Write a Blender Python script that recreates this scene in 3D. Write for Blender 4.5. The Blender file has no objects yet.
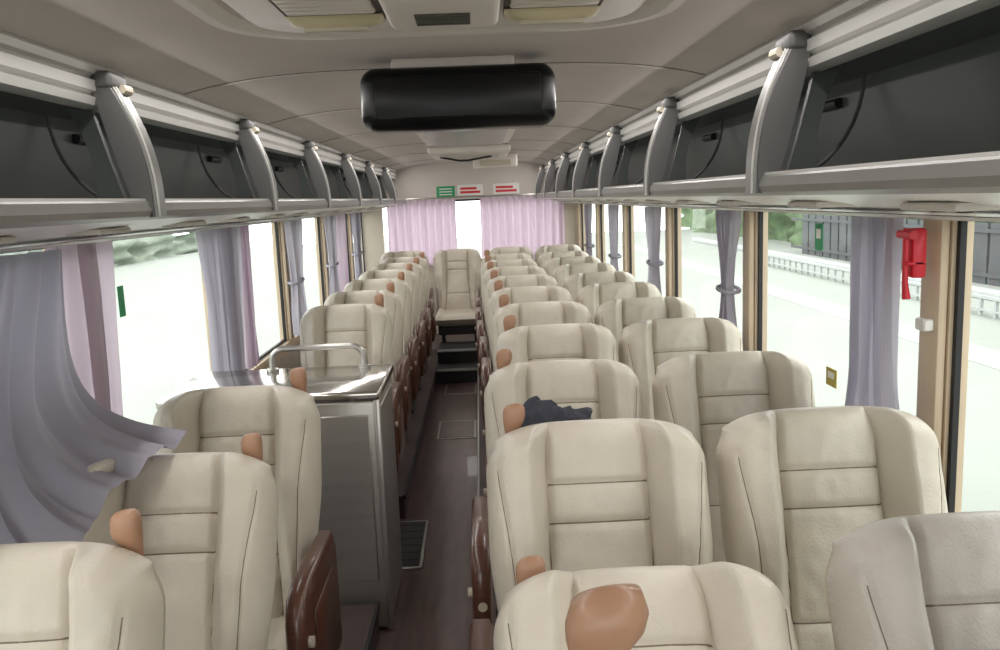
import bpy, bmesh, math, random
from mathutils import Vector, Matrix, noise
random.seed(7)
S=bpy.context.scene
CZ=1.6   # eye height above aisle floor

# ------------------------------------------------------------------ materials
def lin(c):
    return tuple(((v/255)/12.92 if v/255<=0.04045 else ((v/255+0.055)/1.055)**2.4) for v in c)+(1.0,)
def mat(name,c,rough=0.5,metal=0.0,var=0.06,nscale=6,bump=0.0,bscale=80,coat=0.0,spec=0.5,stretch=None):
    m=bpy.data.materials.new(name); m.use_nodes=True
    nt=m.node_tree; b=nt.nodes['Principled BSDF']
    b.inputs['Roughness'].default_value=rough; b.inputs['Metallic'].default_value=metal
    b.inputs['Coat Weight'].default_value=coat; b.inputs['Specular IOR Level'].default_value=spec
    tc=nt.nodes.new('ShaderNodeTexCoord'); mp=nt.nodes.new('ShaderNodeMapping')
    nt.links.new(tc.outputs['Object'],mp.inputs['Vector'])
    if stretch: mp.inputs['Scale'].default_value=stretch
    n=nt.nodes.new('ShaderNodeTexNoise'); n.inputs['Scale'].default_value=nscale; n.inputs['Detail'].default_value=4
    nt.links.new(mp.outputs['Vector'],n.inputs['Vector'])
    r=nt.nodes.new('ShaderNodeValToRGB'); L=lin(c)
    r.color_ramp.elements[0].position=0.3; r.color_ramp.elements[1].position=0.7
    r.color_ramp.elements[0].color=tuple(v*(1-var) for v in L[:3])+(1,)
    r.color_ramp.elements[1].color=tuple(min(1,v*(1+var)) for v in L[:3])+(1,)
    nt.links.new(n.outputs['Fac'],r.inputs['Fac']); nt.links.new(r.outputs['Color'],b.inputs['Base Color'])
    if bump>0:
        n2=nt.nodes.new('ShaderNodeTexNoise'); n2.inputs['Scale'].default_value=bscale; n2.inputs['Detail'].default_value=3
        nt.links.new(mp.outputs['Vector'],n2.inputs['Vector'])
        bp=nt.nodes.new('ShaderNodeBump'); bp.inputs['Strength'].default_value=bump; bp.inputs['Distance'].default_value=0.01
        nt.links.new(n2.outputs['Fac'],bp.inputs['Height']); nt.links.new(bp.outputs['Normal'],b.inputs['Normal'])
    return m
def cloth(name,c,trans=0.35,c2=None):
    m=bpy.data.materials.new(name); m.use_nodes=True; nt=m.node_tree
    nt.nodes.clear()
    o=nt.nodes.new('ShaderNodeOutputMaterial'); mx=nt.nodes.new('ShaderNodeMixShader')
    d=nt.nodes.new('ShaderNodeBsdfDiffuse'); t=nt.nodes.new('ShaderNodeBsdfTranslucent')
    tc=nt.nodes.new('ShaderNodeTexCoord'); w=nt.nodes.new('ShaderNodeTexNoise'); w.inputs['Scale'].default_value=40
    nt.links.new(tc.outputs['Object'],w.inputs['Vector'])
    r=nt.nodes.new('ShaderNodeValToRGB'); L=lin(c)
    r.color_ramp.elements[0].color=tuple(v*.93 for v in L[:3])+(1,); r.color_ramp.elements[1].color=L
    nt.links.new(w.outputs['Fac'],r.inputs['Fac'])
    nt.links.new(r.outputs['Color'],d.inputs['Color'])
    t.inputs['Color'].default_value=lin(c2 or c); mx.inputs['Fac'].default_value=trans
    nt.links.new(d.outputs[0],mx.inputs[1]); nt.links.new(t.outputs[0],mx.inputs[2]); nt.links.new(mx.outputs[0],o.inputs[0])
    return m
def glassmat():
    m=bpy.data.materials.new('window_glass'); m.use_nodes=True; nt=m.node_tree; nt.nodes.clear()
    o=nt.nodes.new('ShaderNodeOutputMaterial'); mx=nt.nodes.new('ShaderNodeMixShader')
    t=nt.nodes.new('ShaderNodeBsdfTransparent'); t.inputs['Color'].default_value=(.95,.98,.96,1)
    g=nt.nodes.new('ShaderNodeBsdfGlossy'); g.inputs['Roughness'].default_value=0.03
    f=nt.nodes.new('ShaderNodeLayerWeight'); f.inputs['Blend'].default_value=0.5
    p=nt.nodes.new('ShaderNodeMath'); p.operation='POWER'; p.inputs[1].default_value=4
    q=nt.nodes.new('ShaderNodeMath'); q.operation='MULTIPLY_ADD'; q.inputs[1].default_value=.25; q.inputs[2].default_value=.035
    nt.links.new(f.outputs['Facing'],p.inputs[0]); nt.links.new(p.outputs[0],q.inputs[0])
    nt.links.new(q.outputs[0],mx.inputs[0]); nt.links.new(t.outputs[0],mx.inputs[1]); nt.links.new(g.outputs[0],mx.inputs[2])
    nt.links.new(mx.outputs[0],o.inputs[0]); return m

M={}
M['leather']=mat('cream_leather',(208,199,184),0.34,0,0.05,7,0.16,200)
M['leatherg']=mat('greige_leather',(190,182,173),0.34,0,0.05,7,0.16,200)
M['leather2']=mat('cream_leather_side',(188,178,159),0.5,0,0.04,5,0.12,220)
M['seam']=mat('seam_thread',(122,109,92),0.7)
M['wood']=mat('armrest_wood',(88,56,44),0.3,0,0.25,8,0,80,0.3,0.5,(1,12,12))
M['tan']=mat('tan_handle',(172,132,106),0.40,0,0.12,14,0,80,0.1,0.5,(1,1,.4))
M['dark']=mat('dark_plastic',(38,36,36),0.5)
M['floor']=mat('floor_wood',(84,62,60),0.30,0,0.35,5,0.06,60,0.15,0.5,(6,.8,1))
M['platform']=mat('platform_vinyl',(74,60,58),0.5,0,0.15,10)
M['trim']=mat('metal_trim',(185,182,178),0.3,0.8,0.05)
M['alu']=mat('brushed_alu',(208,206,202),0.35,0.35,0.04,4)
M['brk']=mat('bracket_grey',(146,145,142),0.38,0.4,0.04)
M['brkd']=mat('bracket_dark',(96,95,94),0.45,0.2,0.04)
M['rackdark']=mat('rack_lining',(82,86,83),0.4,0,0.10,3)
M['rackwhite']=mat('rack_underside',(240,238,234),0.35,0,0.03)
M['ceil']=mat('ceiling_fabric',(202,194,187),0.8,0,0.03,3,0.05,300)
M['acwhite']=mat('ac_plastic',(216,208,200),0.45,0,0.03)
M['acdark']=mat('ac_slot',(78,74,70),0.6)
M['gold']=mat('gold_deflector',(206,196,164),0.3,0.2,0.05)
M['black']=mat('black_screen',(12,13,15),0.3,0,0.1,4,0,80,0.0,0.3)
M['wall']=mat('wall_panel',(196,186,170),0.6)
M['tanpost']=mat('tan_pillar',(204,184,158),0.5,0,0.05)
M['rubber']=mat('rubber_gasket',(34,34,36),0.6)
M['steel']=mat('stainless_steel',(172,168,162),0.32,0.7,0.05,3,0,80,0,0.5,(1,1,14))
M['steeltop']=mat('steel_top',(190,186,180),0.14,0.9,0.10,4)
M['grey']=cloth('curtain_grey',(196,192,202),0.38,(204,200,212))
M['greyd']=cloth('curtain_drape_grey',(180,177,188),0.26,(190,186,200))
M['pink']=cloth('curtain_pink',(216,198,212),0.42,(226,204,220))
M['mauve']=cloth('curtain_mauve',(212,198,210),0.44,(224,208,222))
M['red']=mat('red_plastic',(205,30,48),0.35,0,0.05)
M['green']=mat('green_sign',(40,150,95),0.5)
M['signw']=mat('sign_white',(230,228,222),0.5)
M['goldst']=mat('gold_sticker',(178,160,60),0.5)
M['glass']=glassmat()
M['navy']=mat('navy_jacket',(52,54,64),0.8,0,0.2,20)
M['concrete']=mat('road_concrete',(146,151,144),0.9,0,0.06,0.25)
M['pave']=mat('pavement_white',(162,163,160),0.9,0,0.05,0.5)
M['hedge']=mat('hedge_leaf',(92,112,80),0.9,0,0.45,1.5,0.5,3)
M['hedge2']=mat('pale_hedge',(128,138,124),0.9,0,0.15,1.5,0.5,3)
M['fence']=mat('fence_metal',(82,86,88),0.7,0,0.1,2)
M['bldg']=mat('pale_building',(158,165,158),0.9,0,0.05,1)
M['white']=mat('white_paint',(170,173,172),0.5)

# ------------------------------------------------------------------ mesh builder
class MB:
    def __init__(s): s.v=[]; s.f=[]; s.m=[]; s.mats=[]
    def mi(s,k):
        if k not in s.mats: s.mats.append(k)
        return s.mats.index(k)
    def add(s,vs,fs,k):
        o=len(s.v); s.v+= [tuple(x) for x in vs]; i=s.mi(k)
        for f in fs: s.f.append([a+o for a in f]); s.m.append(i)
    def box(s,x0,x1,y0,y1,z0,z1,k,bev=0.0,seg=3):
        bm=bmesh.new(); bmesh.ops.create_cube(bm,size=1)
        for v in bm.verts:
            v.co=Vector(((x0+x1)/2+v.co.x*(x1-x0),(y0+y1)/2+v.co.y*(y1-y0),(z0+z1)/2+v.co.z*(z1-z0)))
        if bev>0: bmesh.ops.bevel(bm,geom=list(bm.edges),offset=bev,segments=seg,profile=.5,affect='EDGES')
        bm.verts.index_update()
        s.add([v.co for v in bm.verts],[[v.index for v in f.verts] for f in bm.faces],k); bm.free()
    def tube(s,pts,r,k,n=8,closed=False,sx=1.0):
        pts=[Vector(p) for p in pts]; N=len(pts); vs=[]; fs=[]
        up=None
        for i,p in enumerate(pts):
            a=pts[(i-1)%N] if (closed or i>0) else p; b=pts[(i+1)%N] if (closed or i<N-1) else p
            t=(b-a).normalized()
            if up is None:
                up=Vector((0,0,1)) if abs(t.z)<.9 else Vector((1,0,0))
            e1=(up-t*up.dot(t)).normalized(); up=e1; e2=t.cross(e1)
            rr=r[i] if isinstance(r,(list,tuple)) else r
            for j in range(n):
                q=2*math.pi*j/n; vs.append(p+e1*math.cos(q)*rr+e2*math.sin(q)*rr*sx)
        R=N if closed else N-1
        for i in range(R):
            for j in range(n):
                a=i*n+j; b=i*n+(j+1)%n; c=((i+1)%N)*n+(j+1)%n; d=((i+1)%N)*n+j
                fs.append([a,b,c,d])
        if not closed:
            fs.append(list(range(n))[::-1]); fs.append([(N-1)*n+j for j in range(n)])
        s.add(vs,fs,k)
    def grid(s,fn,nu,nv,k):
        vs=[fn(i/nu,j/nv) for j in range(nv+1) for i in range(nu+1)]
        fs=[[j*(nu+1)+i,j*(nu+1)+i+1,(j+1)*(nu+1)+i+1,(j+1)*(nu+1)+i] for j in range(nv) for i in range(nu)]
        s.add(vs,fs,k)
    def extr(s,prof,y0,y1,k,closed=True,ny=1):
        n=len(prof); vs=[]
        for q in range(ny+1):
            y=y0+(y1-y0)*q/ny
            vs+=[(p[0],y,p[1]) for p in prof]
        fs=[]
        for q in range(ny):
            for i in range(n if closed else n-1):
                a=q*n+i; b=q*n+(i+1)%n; fs.append([a,b,b+n,a+n])
        if closed: fs.append(list(range(n))); fs.append([ny*n+i for i in range(n)][::-1])
        s.add(vs,fs,k)
    def mesh(s,name,smooth=True,ang=40):
        me=bpy.data.meshes.new(name); me.from_pydata(s.v,[],s.f)
        for k in s.mats: me.materials.append(M[k])
        for p,i in zip(me.polygons,s.m): p.material_index=i
        bm=bmesh.new(); bm.from_mesh(me)
        bmesh.ops.remove_doubles(bm,verts=bm.verts,dist=0.00005)
        bmesh.ops.recalc_face_normals(bm,faces=bm.faces); bm.to_mesh(me); bm.free()
        if smooth:
            for p in me.polygons: p.use_smooth=True
            try: me.set_sharp_from_angle(angle=math.radians(ang))
            except Exception: pass
        return me
    def obj(s,name,loc=(0,0,0),smooth=True,ang=40):
        me=s.mesh(name,smooth,ang); o=bpy.data.objects.new(name,me); o.location=loc
        S.collection.objects.link(o); return o
def ss(a,b,x):
    t=max(0,min(1,(x-a)/(b-a))); return t*t*(3-2*t)

# ------------------------------------------------------------------ seat
BL=0.665
def useam(v): return 0.45+0.14*(1-ss(0.0,0.62,v))
def back(u,v,front,off=0.0):
    a=abs(u)
    w=0.224+0.020*ss(.25,.6,v); w*=1-.08*ss(.84,1,v)**2
    z=BL*(v-.055*(a**4)*ss(.75,1,v)+.004*(1-a*a)*v)
    tt=max(0,(v-.90)/.10); tb=max(0,(.05-v)/.05)
    e=math.sqrt(max(0,1-a**9))*math.sqrt(max(0,1-tt**2.2))*math.sqrt(max(0,1-tb**2))
    us=useam(v)
    if front:
        t=.042+.080*ss(us,us+.19,a)*(.40+.60*ss(.30,.62,v))
        if a<us:
            t+=.013*(1-(a/us)**2)
            for hv in (.79,.665,.30): t-=.008*math.exp(-((v-hv)/.012)**2)
        t-=.014*math.exp(-((a-us)/.022)**2)
        uo=.80+.1*ss(.5,.9,v)
        t-=.006*math.exp(-((a-uo)/.018)**2)*(1-ss(.86,.93,v))
        t+=.0036*noise.noise(Vector((u*3.1,v*9,1.7)))+.0026*noise.noise(Vector((u*9,v*17,4.2)))
        y=-(t*e+off)
    else:
        y=.05*e+off
    return Vector((u*w,y,z))
def recl(p,al,piv=(0,0,.46)):
    c,s_=math.cos(al),math.sin(al)
    return Vector((p.x+piv[0], p.y*c+p.z*s_+piv[1], -p.y*s_+p.z*c+piv[2]))
seat_cache={}
def seat_mesh(aldeg,side,hand,arm2,bigh=False):
    key=(aldeg,side,hand,arm2,bigh)
    if key in seat_cache: return seat_cache[key]
    al=math.radians(aldeg); b=MB()
    def um(t): s_=2*t-1; return s_*(1.42-.42*s_*s_)
    def vm(t): return 1-(1-t)**1.25
    b.grid(lambda i,j: recl(back(um(i),vm(j),True),al),96,96,'leather')
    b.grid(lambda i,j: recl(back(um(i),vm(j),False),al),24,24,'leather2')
    for sg in (-1,1):
        b.tube([recl(back(sg*useam(v),v,True,.0004),al) for v in [.05+.90*q/40 for q in range(41)]],.0017,'seam',5)
        b.tube([recl(back(sg*(.80+.1*ss(.5,.9,v)),v,True,.0004),al) for v in [.08+.78*q/64 for q in range(65)]],.0013,'seam',5)
    for hv in (.79,.665,.30):
        us=useam(hv); b.tube([recl(back(us*(2*q/20-1),hv,True,.0004),al) for q in range(21)],.0017,'seam',5)
    def cu(i,j,top):
        u=um(i); t=j; a=abs(u); y=.02-.47*t
        e=math.sqrt(max(0,1-a**8))*math.sqrt(max(0,1-max(0,(t-.8)/.2)**2.2))
        h=.045+.03*ss(.6,.85,a)+.012*math.sin(math.pi*t)
        for hv in (.33,.66):
            if a<.62: h-=.006*math.exp(-((t-hv)/.015)**2)
        h-=.006*math.exp(-((a-.62)/.02)**2)
        z=.46+(h*e if top else -.075*e)
        return Vector((u*.235,y,z))
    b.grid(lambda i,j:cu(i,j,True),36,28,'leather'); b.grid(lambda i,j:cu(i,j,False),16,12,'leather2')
    b.box(-.20,.20,-.36,.0,.30,.385,'dark',.01)
    for x in (-.17,.15):
        b.box(x,x+.03,-.32,-.06,.14,.31,'dark',.005)
        b.box(x-.015,x+.045,-.36,-.02,.12,.145,'dark',.005)
    b.box(-.225,.225,-.02,.05,.33,.48,'dark',.02)
    def arm(sg):
        x0,x1=sorted((sg*.243,sg*.292))
        pts=[(.03,.40),(.03,.69),(.0,.735),(-.30,.745),(-.375,.73),(-.405,.68),(-.41,.60),(-.39,.46),(-.36,.39)]
        vs=[]; fs=[]; n=len(pts)
        c=Vector((0,sum(p[0] for p in pts)/n,sum(p[1] for p in pts)/n))
        xs=[(x0,.93),(x0+.008,1.0),(x1-.008,1.0),(x1,.93)]
        for x,sc in xs:
            for (yy,zz) in pts: vs.append((x,c.y+(yy-c.y)*sc,c.z+(zz-c.z)*sc))
        for q in range(3):
            for i in range(n): fs.append([q*n+i,q*n+(i+1)%n,(q+1)*n+(i+1)%n,(q+1)*n+i])
        fs.append(list(range(n))); fs.append([3*n+i for i in range(n)])
        b.add(vs,fs,'wood')
        xo=x1 if sg>0 else x0
        b.box(min(xo,xo+sg*.004),max(xo,xo+sg*.004),-.30,-.06,.46,.66,'wood',.0015,1)
        b.tube([(xo,-.37,.62),(xo+sg*.012,-.37,.62)],.013,'leather2',12)
        b.tube([((x0+x1)/2,-.402,.60),((x0+x1)/2,-.412,.60)],.012,'leather2',12)
    arm(side)
    if arm2: arm(-side)
    if hand:
        # boot-shaped grab handle: slim stem swelling into a rounded, overhanging grip
        H=.112 if not bigh else .350; W=.95 if not bigh else 1.3
        base=recl(back(side*(.78 if not bigh else .70),.93,False),al); base.y+=-.008
        ring=[]; n=24; K=30
        for q in range(K+1):
            t=q/K; T=1-(1-t)*(H+.06)/.150
            g=ss(.45,.80,T)
            rx=(.0120+.0150*g)*W; ry=(.0115+.0065*g)*W
            hz=t; D=1-.022*W/(H+.06)
            if t>D:
                f=(t-D)/(1-D); k=math.cos(f*math.pi/2*.96); rx*=k**.5; ry*=k**.6
                hz=D+(1-D)*math.sin(f*math.pi/2)
            cx=base.x-side*.010*g*W; cy=base.y-.006*g; cz_=base.z-.06+(H+.06)*hz
            for j in range(n):
                an=2*math.pi*j/n; c_,s_=math.cos(an),math.sin(an)
                zt=.004*W*g*c_*(rx/.03)
                ring.append((cx+rx*math.copysign(abs(c_)**.8,c_),cy+ry*math.copysign(abs(s_)**.85,s_),cz_+zt))
        fs=[[q*n+j,q*n+(j+1)%n,(q+1)*n+(j+1)%n,(q+1)*n+j] for q in range(K) for j in range(n)]
        fs.append([K*n+j for j in range(n)]); fs.append(list(range(n)))
        b.add(ring,fs,'tan')
    me=b.mesh('passenger_seat_mesh',True,60); seat_cache[key]=me; return me
def seat(x,y,al=18,side=1,hand=False,arm2=False,bigh=False,sx=1):
    o=bpy.data.objects.new('passenger_seat',seat_mesh(al,side,hand,arm2,bigh))
    o.location=(x,y,0); o.scale=(sx,1,1); S.collection.objects.link(o); return o
seat(.325,.26,36,-1,True,False,True); seat(.845,.26,20,1)
seat(.318,.91,42,-1,True)
g=seat(.855,.99,26,1); g.data=g.data.copy(); g.data.materials[0]=M['leatherg']
OF={1:0,2:0,3:.045,4:.045,5:.035,6:.025,7:.01,8:0,9:0}
for k in range(1,10):
    y=.9+.72*k
    seat(.316+OF[k],y,18 if k!=2 else 20,-1,True); seat(.840+OF[k]*.4,y+(.02 if k%2 else 0),18,1)
seat(-.662,1.05,18,1,True,True,sx=.93); seat(-.622,1.54,27,1,True,True,sx=.93); seat(-.618,2.14,16,1,True,True,sx=.93)
for k in range(6): seat(-.622+(.02 if k==0 else 0),3.98+.70*k,[15,19,18,17,18,18][k],1,True,True,sx=.93)
for x in (-.70,-.16,.38,.88): seat(x,8.36,16,1 if x<.6 else 1,False,False)

# ------------------------------------------------------------------ shell
XW=1.19; Y0=-1.9; Y1=9.25; SILL=.74; WT=1.52
b=MB(); b.box(-XW,XW,Y0,Y1,-.08,0,'floor'); b.obj('floor')
b=MB(); 
for (a,c_) in ((Y0,2.925),(4.06,Y1)):
    b.box(-XW,-.36,a,c_,0,.12,'platform'); b.box(-.366,-.352,a,c_,.10,.125,'dark',.002,1)
b.obj('floor_platform_left')
b=MB(); b.box(.02,XW,Y0,Y1,0,.12,'platform'); b.box(.012,.025,Y0,Y1,.10,.125,'trim',.002,1); b.obj('floor_platform_right')
b=MB()
b.box(-.35,.01,7.2,8.0,0,.12,'dark'); b.box(-.35,.01,7.5,7.95,.12,.24,'dark')
b.box(-.35,.01,7.19,7.22,.105,.125,'trim',.003,1); b.box(-.35,.01,7.49,7.52,.225,.245,'trim',.003,1)
b.obj('aisle_step')
b=MB(); b.box(-.36,.02,8.0,Y1,0,.12,'platform'); b.obj('floor_platform_rear')
for (a,c_) in ((5.45,5.9),(6.75,7.12)):
    b=MB(); b.box(-.27,0,a,c_,.0,.006,'trim',.002,1); b.box(-.255,-.015,a+.02,c_-.02,.004,.0085,'floor'); b.obj('floor_hatch')
b=MB(); b.box(-.55,-.235,3.455,4.0,0,.012,'trim',.003,1); b.box(-.535,-.25,3.47,3.98,.005,.0145,'dark',.001,1)
for q in range(6): b.box(-.53,-.255,3.53+q*.08,3.54+q*.08,.012,.017,'dark',.001,1)
b.obj('stairwell_grate')

RP=[-.9,.52,1.98,3.38,4.82,6.28,7.74,9.16]; LP=[-1.6,-.2,1.2,2.6,4.0,5.4,6.8,8.2]
def wallside(sg,name,posts):
    b=MB()
    x0,x1=sorted((sg*XW,sg*(XW+.05)))
    b.box(x0,x1,Y0,Y1,-.08,SILL,'wall'); b.box(x0,x1,Y0,Y1,WT,2.06,'wall')
    for p in posts: b.box(x0,x1,p-.05,p+.05,SILL,WT,'tanpost')
    xi=sorted((sg*XW,sg*(XW-.025)))
    for p in posts: b.box(xi[0],xi[1],p-.045,p+.045,SILL,WT,'tanpost',.01,2)
    xs=sorted((sg*XW,sg*(XW-.02))); b.box(xs[0],xs[1],Y0,Y1,SILL-.05,SILL,'tanpost',.008,2)
    b.obj(name)
    pp=sorted(posts)+[Y1-.0]
    if pp[-1]-pp[-2]<.3: pp=pp[:-1]
    for q in range(len(pp)-1):
        a=pp[q]+.05; c_=pp[q+1]-.05 if pp[q+1]<Y1-.01 else Y1-.02
        b=MB(); xa,xb=sorted((sg*(XW+.01),sg*(XW+.025))); xm=sg*(XW+.018)
        b.add([(xm,a,SILL),(xm,c_,SILL),(xm,c_,WT),(xm,a,WT)],[[0,1,2,3]],'glass')
        g=.015
        b.box(xa,xb,a,a+g,SILL,WT,'rubber'); b.box(xa,xb,c_-g,c_,SILL,WT,'rubber')
        b.box(xa,xb,a,c_,SILL,SILL+g,'rubber'); b.box(xa,xb,a,c_,WT-g,WT,'rubber')
        b.obj('window_%s_%d'%('left' if sg<0 else 'right',q+1),smooth=False)
wallside(-1,'wall_left',LP); wallside(1,'wall_right',RP)
b=MB()
b.box(-XW-.05,XW+.05,Y1,Y1+.06,-.08,.92,'wall'); b.box(-XW-.05,XW+.05,Y1,Y1+.06,1.60,2.06,'ceil')
b.box(-XW-.05,-.98,Y1,Y1+.06,.92,1.6,'wall'); b.box(.98,XW+.05,Y1,Y1+.06,.92,1.6,'wall'); b.obj('wall_rear')
b=MB(); b.add([(-.98,Y1+.03,.92),(.98,Y1+.03,.92),(.98,Y1+.03,1.6),(-.98,Y1+.03,1.6)],[[0,1,2,3]],'glass')
b.box(-.98,.98,Y1+.02,Y1+.04,.92,.94,'rubber'); b.box(-.98,.98,Y1+.02,Y1+.04,1.58,1.6,'rubber'); b.obj('window_rear',smooth=False)
b=MB()
b.box(-XW-.05,XW+.05,Y0-.06,Y0,-.08,.6,'wall'); b.box(-XW-.05,XW+.05,Y0-.06,Y0,1.92,2.06,'wall')
b.box(-XW-.05,-1.1,Y0-.06,Y0,.6,1.92,'wall'); b.box(1.1,XW+.05,Y0-.06,Y0,.6,1.92,'wall'); b.obj('wall_front')
b=MB(); b.add([(-1.1,Y0-.03,.6),(1.1,Y0-.03,.6),(1.1,Y0-.03,1.92),(-1.1,Y0-.03,1.92)],[[0,1,2,3]],'glass')
b.box(-1.1,1.1,Y0-.04,Y0-.02,.6,.63,'rubber'); b.box(-.01,.01,Y0-.04,Y0-.02,.6,1.92,'rubber'); b.obj('window_front',smooth=False)
def cz(x): return 2.0-.068*(abs(x)/.84)**4 if abs(x)<.84 else 1.932+(abs(x)-.84)*.1
b=MB()
prof=[(-XW-.05+ (2*XW+.1)*i/60,) for i in range(61)]
lo=[(p[0],cz(p[0])) for p in prof]; up=[(p[0],2.10) for p in reversed(prof)]
b.extr(lo+up,Y0-.06,Y1+.06,'ceil')
for y in [2.6,3.61,4.78,5.95,7.12,8.29]:
    b.tube([(x,y,cz(x)+.0015) for x in [-.8+1.6*i/24 for i in range(25)]],.003,'acdark',6)
    b.tube([(x,y+.012,cz(x)-.0005) for x in [-.8+1.6*i/24 for i in range(25)]],.0045,'ceil',6)
b.obj('ceiling')

# ------------------------------------------------------------------ racks
def rack(sg,brks):
    b=MB(); X=lambda v: sg*v
    def ex(p,k,y0=Y0+.3,y1=Y1-.12): b.extr([(X(a),c_) for a,c_ in p],y0,y1,k)
    ex([(.815,1.845),(.800,1.85),(.795,1.868),(.806,1.872),(.806,1.878),(.793,1.882),(.790,1.905),(.803,1.91),(.803,1.916),(.788,1.92),(.782,1.935),(.79,1.945),(.84,1.945),(.84,1.845)],'alu')
    ex([(1.06,1.60),(1.04,1.86),(.84,1.90),(.84,1.915),(1.10,1.915),(1.12,1.60)],'rackdark')
    ex([(.72,1.60),(1.10,1.585),(1.18,1.59),(1.18,1.52),(1.12,1.522),(.98,1.545),(.80,1.573),(.73,1.585)],'rackwhite')
    ex([(.73,1.601),(1.06,1.603),(1.06,1.612),(.73,1.608)],'rackdark')
    ex([(.745,1.585),(.715,1.582),(.697,1.590),(.692,1.603),(.697,1.622),(.706,1.628),(.722,1.626),(.735,1.612),(.745,1.608)],'brk')
    ex([(.7025,1.624),(.7055,1.632),(.716,1.632),(.719,1.624)],'alu')
    ex([(.99,1.530),(1.00,1.522),(1.05,1.518),(1.06,1.527)],'alu')
    for y in brks:
        K=14; pts=[]
        for q in range(K+1):
            t=q/K
            x=.775+(.690-.775)*t-.026*math.sin(math.pi*t); z=1.918+(1.588-1.918)*t
            pts.append((x,z))
        inn=[(x+.035+.03*math.sin(math.pi*i/K),z) for i,(x,z) in enumerate(pts)]
        w=.042
        ex(pts+inn[::-1],'brkd',y-w,y+w)
        ex([(x-.004,z) for x,z in pts]+[(x+.004,z) for x,z in pts[::-1]],'brk',y-w+.010,y+w-.010)
        ex([(x-.007,z) for x,z in pts]+[(x+.004,z) for x,z in pts[::-1]],'alu',y-w+.022,y-w+.028)
        ex([(x+.03,z) for x,z in inn]+[(x+.07+.05*abs(1-2*i/K)**2,z) for i,(x,z) in list(enumerate(inn))[::-1]],'rackdark',y-.008,y+.008)
        b.box(*sorted((X(.754),X(.80))),y-.05,y+.05,1.888,1.928,'brkd',.012,3)
        b.tube([(X(.752),y+.0,1.890),(X(.752),y+.04,1.890)],[.011,.013],'leather2',10)
        b.tube([(X(.80+.22*math.sin(a)),y+.18,1.61+.25*(1-math.cos(a)) ) for a in [math.pi/2*q/10 for q in range(11)]],.005,'brkd',8)
        b.tube([(X(1.035),y+.35,1.81),(X(1.032),y+.47,1.81)],.014,'dark',10)
    for y in brks:
        for o in (.1,.72):
            if y+o>Y1-.5: continue
            b.box(*sorted((X(.84),X(.93))),y+o-.09,y+o+.09,1.549,1.564,'acwhite',.006,2)
            for dy in (-.04,.04): b.tube([(X(.885),y+o+dy,1.555),(X(.885),y+o+dy,1.545)],.013,'acdark',10)
    b.obj('luggage_rack',ang=35)
rack(1,[.69+1.17*k for k in range(-1,8)]); rack(-1,[.88+1.17*k for k in range(-1,8) if .88+1.17*k<9.0])

# ------------------------------------------------------------------ AC units
def rrect(cx,cy,hx,hy,r,n=6):
    p=[]
    for (sx,sy,a0) in ((1,1,0),(-1,1,90),(-1,-1,180),(1,-1,270)):
        for q in range(n+1):
            a=math.radians(a0+90*q/n); p.append((cx+sx*(hx-r)+r*math.cos(a),cy+sy*(hy-r)+r*math.sin(a)))
    return p
def plate(b,rings,k):
    n=len(rings[0]); vs=[v for r in rings for v in r]
    fs=[[q*n+i,q*n+(i+1)%n,(q+1)*n+(i+1)%n,(q+1)*n+i] for q in range(len(rings)-1) for i in range(n)]
    b.add(vs,fs,k)
def ac(name,x,y0,y1,hx):
    b=MB(); cy=(y0+y1)/2; hy=(y1-y0)/2; zt=2.0
    R=lambda ins,z,r:[(p[0],p[1],z) for p in rrect(x,cy,hx-ins,hy-ins,r)]
    plate(b,[R(0,zt-.005,.22),R(.0,zt-.026,.22),R(.008,zt-.034,.21),R(.035,zt-.036,.19),R(.045,zt-.024,.18),R(.052,zt-.016,.17),R(.075,zt-.016,.14),R(.082,zt-.028,.13),R(.095,zt-.036,.12)],'acwhite')
    b.add(R(.095,zt-.036,.12),[list(range(len(R(.105,zt-.04,.12))))],'acwhite')
    ix=.30; iy0=y0+.19; iy1=y1-.25; z2=zt-.036
    b.box(x-.105,x+.105,iy0,iy1-.02,z2-.035,z2+.005,'acwhite',.015,3)
    for q in range(5): b.box(x-.05,x+.05,iy1-.16+q*.02,iy1-.153+q*.02,z2-.038,z2-.03,'acdark')
    for sg in (-1,1):
        c0,c1=sorted((x+sg*.115,x+sg*ix))
        b.box(c0,c1,iy0,iy1,z2-.008,z2+.002,'acdark')
        n=int((iy1-iy0-.08)/.03)
        for q in range(n):
            yy=iy0+.02+q*.03
            b.box(c0+.01,c1-.01,yy,yy+.02,z2-.016,z2-.007,'acwhite',.003,1)
        b.grid(lambda i,j:Vector((c0+(c1-c0)*i,iy1-.07+.075*j,z2-.012-.020*math.sin(math.pi*j)*(math.sin(math.pi*i)**.35))),24,10,'gold')
        b.box(c0+.03,c1-.03,iy1-.045,iy1-.03,z2-.036,z2-.026,'leather2',.004,2)
    return b.obj(name)
ac('ceiling_air_conditioner',.03,.70,1.96,.48)
b=MB()
b.box(-.24,.30,4.35,5.6,1.955,1.998,'acwhite',.012,3)
for q in range(16): b.box(-.19,.25,4.42+q*.07,4.45+q*.07,1.945,1.958,'trim',.003,1)
b.obj('ceiling_return_vent')
b=MB(); b.box(-.28,.34,6.3,7.2,1.94,1.998,'acwhite',.02,3); b.box(-.2,.26,6.4,7.1,1.93,1.945,'ceil',.01,2)
b.tube([(-.2,6.6,1.93),(-.05,6.62,1.90),(.02,6.7,1.905),(.2,6.6,1.925)],.008,'dark',8); b.obj('ceiling_roof_hatch')
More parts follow.
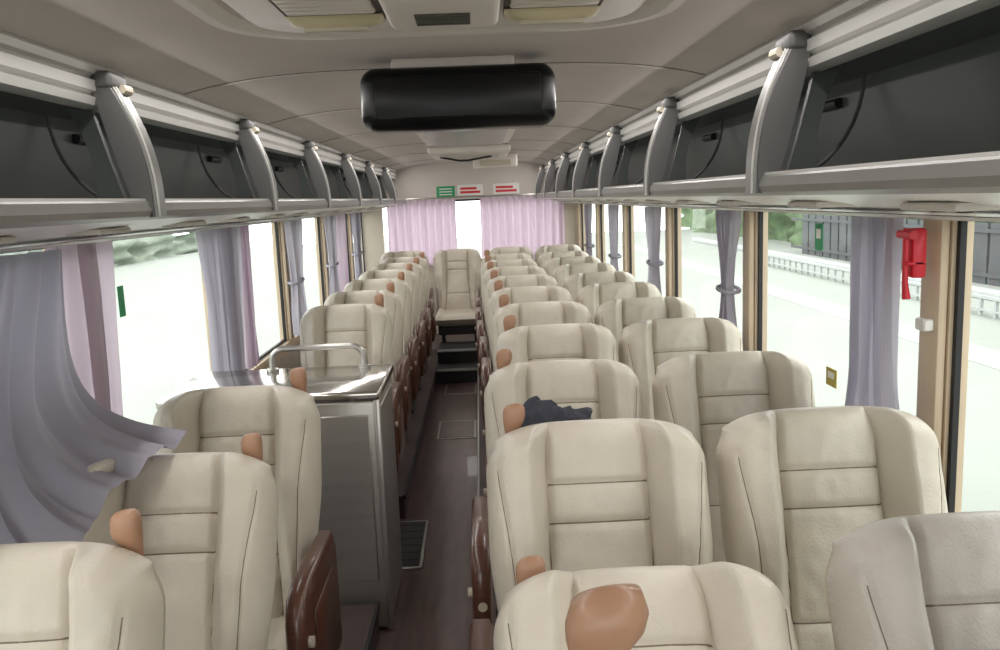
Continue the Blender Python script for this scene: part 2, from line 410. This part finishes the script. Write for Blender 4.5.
b=MB(); b.box(.05,.45,7.6,7.8,1.87,1.998,'acwhite',.02,3); b.box(.11,.39,7.59,7.605,1.89,1.94,'leather2',.003,1); b.obj('ceiling_route_display')
b=MB()
b.box(-.240,.315,2.40,2.56,1.80,1.975,'black',.045,8)
b.box(-.195,.27,2.392,2.402,1.83,1.945,'black',.004,2)
b.box(-.15,.20,2.44,2.54,1.96,2.002,'ceil',.01,2)
b.obj('ceiling_monitor')

# ------------------------------------------------------------------ rear details
b=MB(); b.box(-.37,-.17,Y1-.008,Y1,1.63,1.75,'green',.003,1)
for q in range(3): b.box(-.34,-.20,Y1-.011,Y1-.007,1.655+q*.03,1.665+q*.03,'signw')
b.obj('exit_sign')
b=MB(); b.box(-.14,.14,Y1-.008,Y1,1.64,1.76,'signw',.003,1)
for q in range(2): b.box(-.11,.11-.04*q,Y1-.011,Y1-.007,1.665+q*.04,1.69+q*.04,'red')
b.obj('warning_sign')
b=MB(); b.box(.25,.54,Y1-.008,Y1,1.64,1.76,'signw',.003,1)
for q in range(2): b.box(.28,.51-.04*q,Y1-.011,Y1-.007,1.665+q*.04,1.69+q*.04,'red')
b.obj('warning_sign')
def pleat(name,P,nu,nv,k,tie=None):
    b=MB(); b.grid(P,nu,nv,k)
    if tie: b.tube(tie[0],tie[1],k,8,True)
    return b.obj(name,ang=180)
def rcurt(x0,x1):
    pleat('rear_curtain',lambda i,j:Vector((x0+(x1-x0)*i,Y1-.05+.022*math.sin(i*(x1-x0)*75)+.008*math.sin(i*31+j*2),1.61-.72*j)),160,6,'pink')
rcurt(-.92,-.17); rcurt(.10,1.02)
b=MB(); b.tube([(-1.05,Y1-.05,1.625),(1.05,Y1-.05,1.625)],.01,'trim',8); b.obj('curtain_rail')
# ------------------------------------------------------------------ side curtains
def gcurt(sg,y,wt,wm,wb,k='grey',ztie=1.12,zb=.78,folds=5,seed=0,off=0.0,lean=0.0):
    ph=seed*1.7; zt=1.512
    def W(z):
        if z>ztie: t=(zt-z)/(zt-ztie); return wt+(wm-wt)*ss(0,1,t)
        t=(ztie-z)/(ztie-zb); return wm+(wb-wm)*ss(0,.7,t)
    def P(i,j):
        z=zt+(zb-zt)*j; w=W(z); s_=i-.5
        amp=.028*(.55+.45*min(1,w/wt))
        f=math.sin(2*math.pi*folds*i+ph+.5*math.sin(j*3+i*5+seed))+.35*math.sin(2*math.pi*folds*2.3*i+ph*2+j*1.5)
        yy=y+s_*w+lean*j+.012*math.sin(2*math.pi*folds*i*1.0+1.2)
        return Vector((sg*(XW-.068-off+amp*f*.8),yy,z))
    tie=None
    if wm<wt*.72:
        tie=([(sg*(XW-.065-off)+.042*math.cos(a),y+lean*(1.53-ztie)/(1.53-zb)+(wm/2+.012)*math.sin(a),ztie+.008*math.sin(a)) for a in [2*math.pi*q/20 for q in range(20)]],.009)
    pleat('window_curtain',P,folds*22,36,k,tie)
gcurt(1,2.17,.24,.24,.34,folds=4,seed=1,zb=.76,off=.0)
gcurt(1,3.48,.28,.11,.26,folds=4,seed=2,ztie=1.18)
gcurt(1,4.96,.30,.13,.28,folds=4,seed=3,ztie=1.18)
gcurt(1,6.44,.30,.16,.28,folds=4,seed=4)
gcurt(1,7.92,.34,.2,.3,folds=4,seed=5)
gcurt(1,.62,.26,.2,.26,folds=4,seed=6)
gcurt(-1,3.88,.56,.48,.48,folds=6,seed=2)
gcurt(-1,4.32,.22,.20,.2,k='mauve',folds=3,seed=9,off=-.02)
gcurt(-1,5.42,.36,.20,.30,folds=4,seed=3)
gcurt(-1,6.78,.36,.2,.30,folds=4,seed=4)
gcurt(-1,7.25,.4,.38,.38,k='mauve',folds=5,seed=8)
gcurt(-1,8.2,.42,.3,.36,folds=5,seed=5)
gcurt(-1,2.57,.34,.30,.26,k='mauve',folds=3,seed=7,off=-.02)
# near-left curtain pulled across and laid over the seat shoulder
KI=[0,.3,.55,.8,1.0]
K1=[(-1.12,1.33,1.20),(-1.12,1.62,1.20),(-1.12,1.84,1.20),(-1.12,2.08,1.19),(-1.12,2.38,1.14)]
K2=[(-1.10,1.32,.92),(-1.10,1.46,.92),(-1.07,1.60,.97),(-1.03,1.80,1.05),(-1.02,2.16,1.08)]
K3=[(-1.10,1.30,.66),(-.96,1.38,.68),(-.78,1.47,.80),(-.70,1.61,1.02),(-.60,1.84,1.105)]
def kin(K,i):
    for q in range(len(KI)-1):
        if i<=KI[q+1]+1e-9:
            t=(i-KI[q])/(KI[q+1]-KI[q]); p1=Vector(K[q]); p2=Vector(K[q+1])
            p0=Vector(K[q-1]) if q>0 else p1*2-p2; p3=Vector(K[q+2]) if q+2<len(K) else p2*2-p1
            return .5*((2*p1)+(p2-p0)*t+(2*p0-5*p1+4*p2-p3)*t*t+(3*p1-p0-3*p2+p3)*t**3)
    return Vector(K[-1])
def SW(i,j):
    A=Vector((-1.115,1.33+1.09*i,1.505)); t=j
    p=A*(1-t)**3+kin(K1,i)*3*t*(1-t)**2+kin(K2,i)*3*t*t*(1-t)+kin(K3,i)*t**3
    s1=math.sin(i*2*math.pi*10+.5*math.sin(j*2.5+i*4))
    f=math.copysign(abs(s1)**.75,s1)+.4*math.sin(i*2*math.pi*23+j*2+1)
    w_=ss(.45,1,j)
    n_=Vector((1,0,0)).lerp(Vector((.25,-.55,.75)),w_*(.4+.6*i)).normalized()
    p+=n_*f*.030*(1-.40*j)
    p.x=max(p.x,-1.165)
    return p
pleat('draped_curtain',SW,300,70,'greyd')

# ------------------------------------------------------------------ cabinet
b=MB()
b.box(-1.10,-.315,2.95,3.43,.0,.90,'steel',.02,3)
b.box(-1.11,-.305,2.935,3.445,.895,.93,'steeltop',.010,3)
b.box(-.78,-.35,2.944,2.952,.2,.84,'steel',.004,1); b.box(-.73,-.71,2.92,2.948,.45,.62,'trim',.005,2)
b.box(-.318,-.311,2.99,3.39,.18,.86,'steel',.004,1)
b.box(-.33,-.306,2.94,2.965,.0,.90,'trim',.006,2)
b.obj('steel_cabinet')
b=MB()
pts=[(-.80,3.40,.93),(-.80,3.40,.97)]+[(-.80+.05*(1-math.cos(a)),3.40,.97+.05*math.sin(a)) for a in [math.pi/2*q/6 for q in range(1,7)]]
pts+=[(-.42-.05*(1-math.sin(a)) ,3.40,.97+.05*math.cos(a)) for a in [math.pi/2*q/6 for q in range(0,7)]]
pts+=[(-.42,3.40,.93)]
b.tube(pts,.013,'trim',12)
for x in (-.80,-.42): b.tube([(x,3.40,.929),(x,3.40,.938)],.026,'trim',14)
b.obj('handrail')

# ------------------------------------------------------------------ small things
b=MB()
def JK(i,j):
    a=j*math.pi*.75
    y=1.89+.075-.085*math.cos(a*1.1); z=1.052+.050*math.sin(a)*(.75+.35*math.sin(i*5+.5))-.05*max(0,j-.5)*2
    p=Vector((.155+.18*i,y,z)); n_=noise.noise(p*22); n2=noise.noise(p*50+Vector((3,1,2)))
    return p+Vector((.015*n2,.012*n_,.022*n_+.008*n2+.010))
b.grid(JK,50,30,'navy'); b.obj('jacket',ang=180)
b=MB()
b.box(1.13,1.165,2.005,2.035,1.37,1.49,'red',.008,2)
b.tube([(1.12,2.02,1.49),(1.12,2.02,1.36),(1.125,2.02,1.32)],[.008,.007,.010],'red',10)
b.tube([(1.12,1.985,1.475),(1.12,2.05,1.475)],[.011,.011],'red',10); b.tube([(1.12,2.05,1.475),(1.12,2.065,1.475)],[.006,.002],'trim',8)
b.box(1.115,1.165,2.005,2.035,1.40,1.412,'red',.004,1)
h=b.obj('emergency_hammer'); h.location=(-.02,-.05,-.0)
def stick(name,sg,y,z,w,hh,k):
    b=MB(); x=sg*(XW+.014); b.box(min(x,x+.002),max(x,x+.002),y-w/2,y+w/2,z-hh/2,z+hh/2,k,.0008,1)
    b.box(min(x-sg*.001,x),max(x-sg*.001,x),y-w*.3,y+w*.3,z-hh*.05,z+hh*.3,'signw'); b.obj(name,smooth=False)
stick('window_sticker',1,2.62,.98,.08,.06,'goldst')
stick('window_sticker',1,2.74,1.43,.06,.09,'green')
stick('window_sticker',-1,2.97,1.29,.05,.11,'green')
b=MB(); b.box(1.14,1.166,1.95,1.995,1.24,1.27,'signw',.004,1); b.obj('curtain_hook')

# ------------------------------------------------------------------ exterior
b=MB(); b.box(-60,60,-40,60,-1.25,-1.15,'concrete'); b.obj('ground')
b=MB()
def hd(i,j):
    y=-25+90*i; z=-1.15+6*j; n_=noise.noise(Vector((y*.35,z*.5,0))); return Vector((15.5+1.6*n_+1.0*noise.noise(Vector((y*1.3,z*1.3,5))),y,z+(1.2*n_*j)))
b.grid(hd,180,22,'hedge'); b.obj('tree_hedge',ang=180)
b=MB()
for q in range(70): b.box(13.3,13.36,-15+q*.7,-14.94+q*.7+.52,-1.15,.45,'fence')
b.box(13.25,13.3,-15,35,-.95,-.85,'fence'); b.box(13.25,13.3,-15,35,.2,.3,'fence'); b.obj('roadside_fence')
b=MB(); b.box(11.6,12.0,-20,45,-1.15,-.95,'white',.03,2); b.box(7.5,8.3,-20,45,-1.15,-1.14,'pave')
for q in range(90): b.box(10.2,10.26,-15+q*.5,-14.94+q*.5,-1.15,-.75,'white')
b.box(10.19,10.27,-15,30,-.80,-.74,'white'); b.box(10.19,10.27,-15,30,-1.05,-1.0,'white'); b.obj('road_kerb')
b=MB(); b.box(-28,-22,-20,60,-1.15,5,'bldg')
for q in range(16): b.box(-22,-21.95,-16+q*4.5,-13.6+q*4.5,.3,2.6,'pave')
b.obj('roadside_building')
b=MB(); b.grid(lambda i,j:Vector((-19+1.0*noise.noise(Vector((i*40,j*3,2))),-20+80*i,-1.15+(1.3+.5*noise.noise(Vector((i*30,0,0))))*j)),120,8,'hedge2'); b.obj('hedge_row',ang=180)

# ------------------------------------------------------------------ light
w=bpy.data.worlds.new('World'); S.world=w; w.use_nodes=True
bg=w.node_tree.nodes['Background']; bg.inputs[0].default_value=(.985,.985,.985,1); bg.inputs[1].default_value=3.7
for sg in (-1,1):  # added fill strips along both rails, no bus fixtures, to brighten the interior
    l=bpy.data.lights.new('added_fill_strip','AREA'); l.shape='RECTANGLE'; l.size=.04; l.size_y=10.5; l.energy=28; l.color=(1,.965,.94)
    o=bpy.data.objects.new('added_fill_strip',l); o.location=(sg*.70,3.8,1.955); o.rotation_euler=(0,math.radians(sg*25),0); S.collection.objects.link(o)
S.view_settings.view_transform='Standard'
S.view_settings.exposure=0.0

# ------------------------------------------------------------------ camera
cd=bpy.data.cameras.new('camera'); cam=bpy.data.objects.new('camera',cd); S.collection.objects.link(cam)
cd.sensor_width=36; cd.lens=29.9; cd.clip_start=.02
R=Matrix.Rotation(math.radians(-1.16),4,'Z')@Matrix.Rotation(math.radians(90-8.69),4,'X')@Matrix.Rotation(math.radians(-2.3),4,'Z')
cam.matrix_world=Matrix.Translation((.08,0,CZ))@R
S.camera=cam
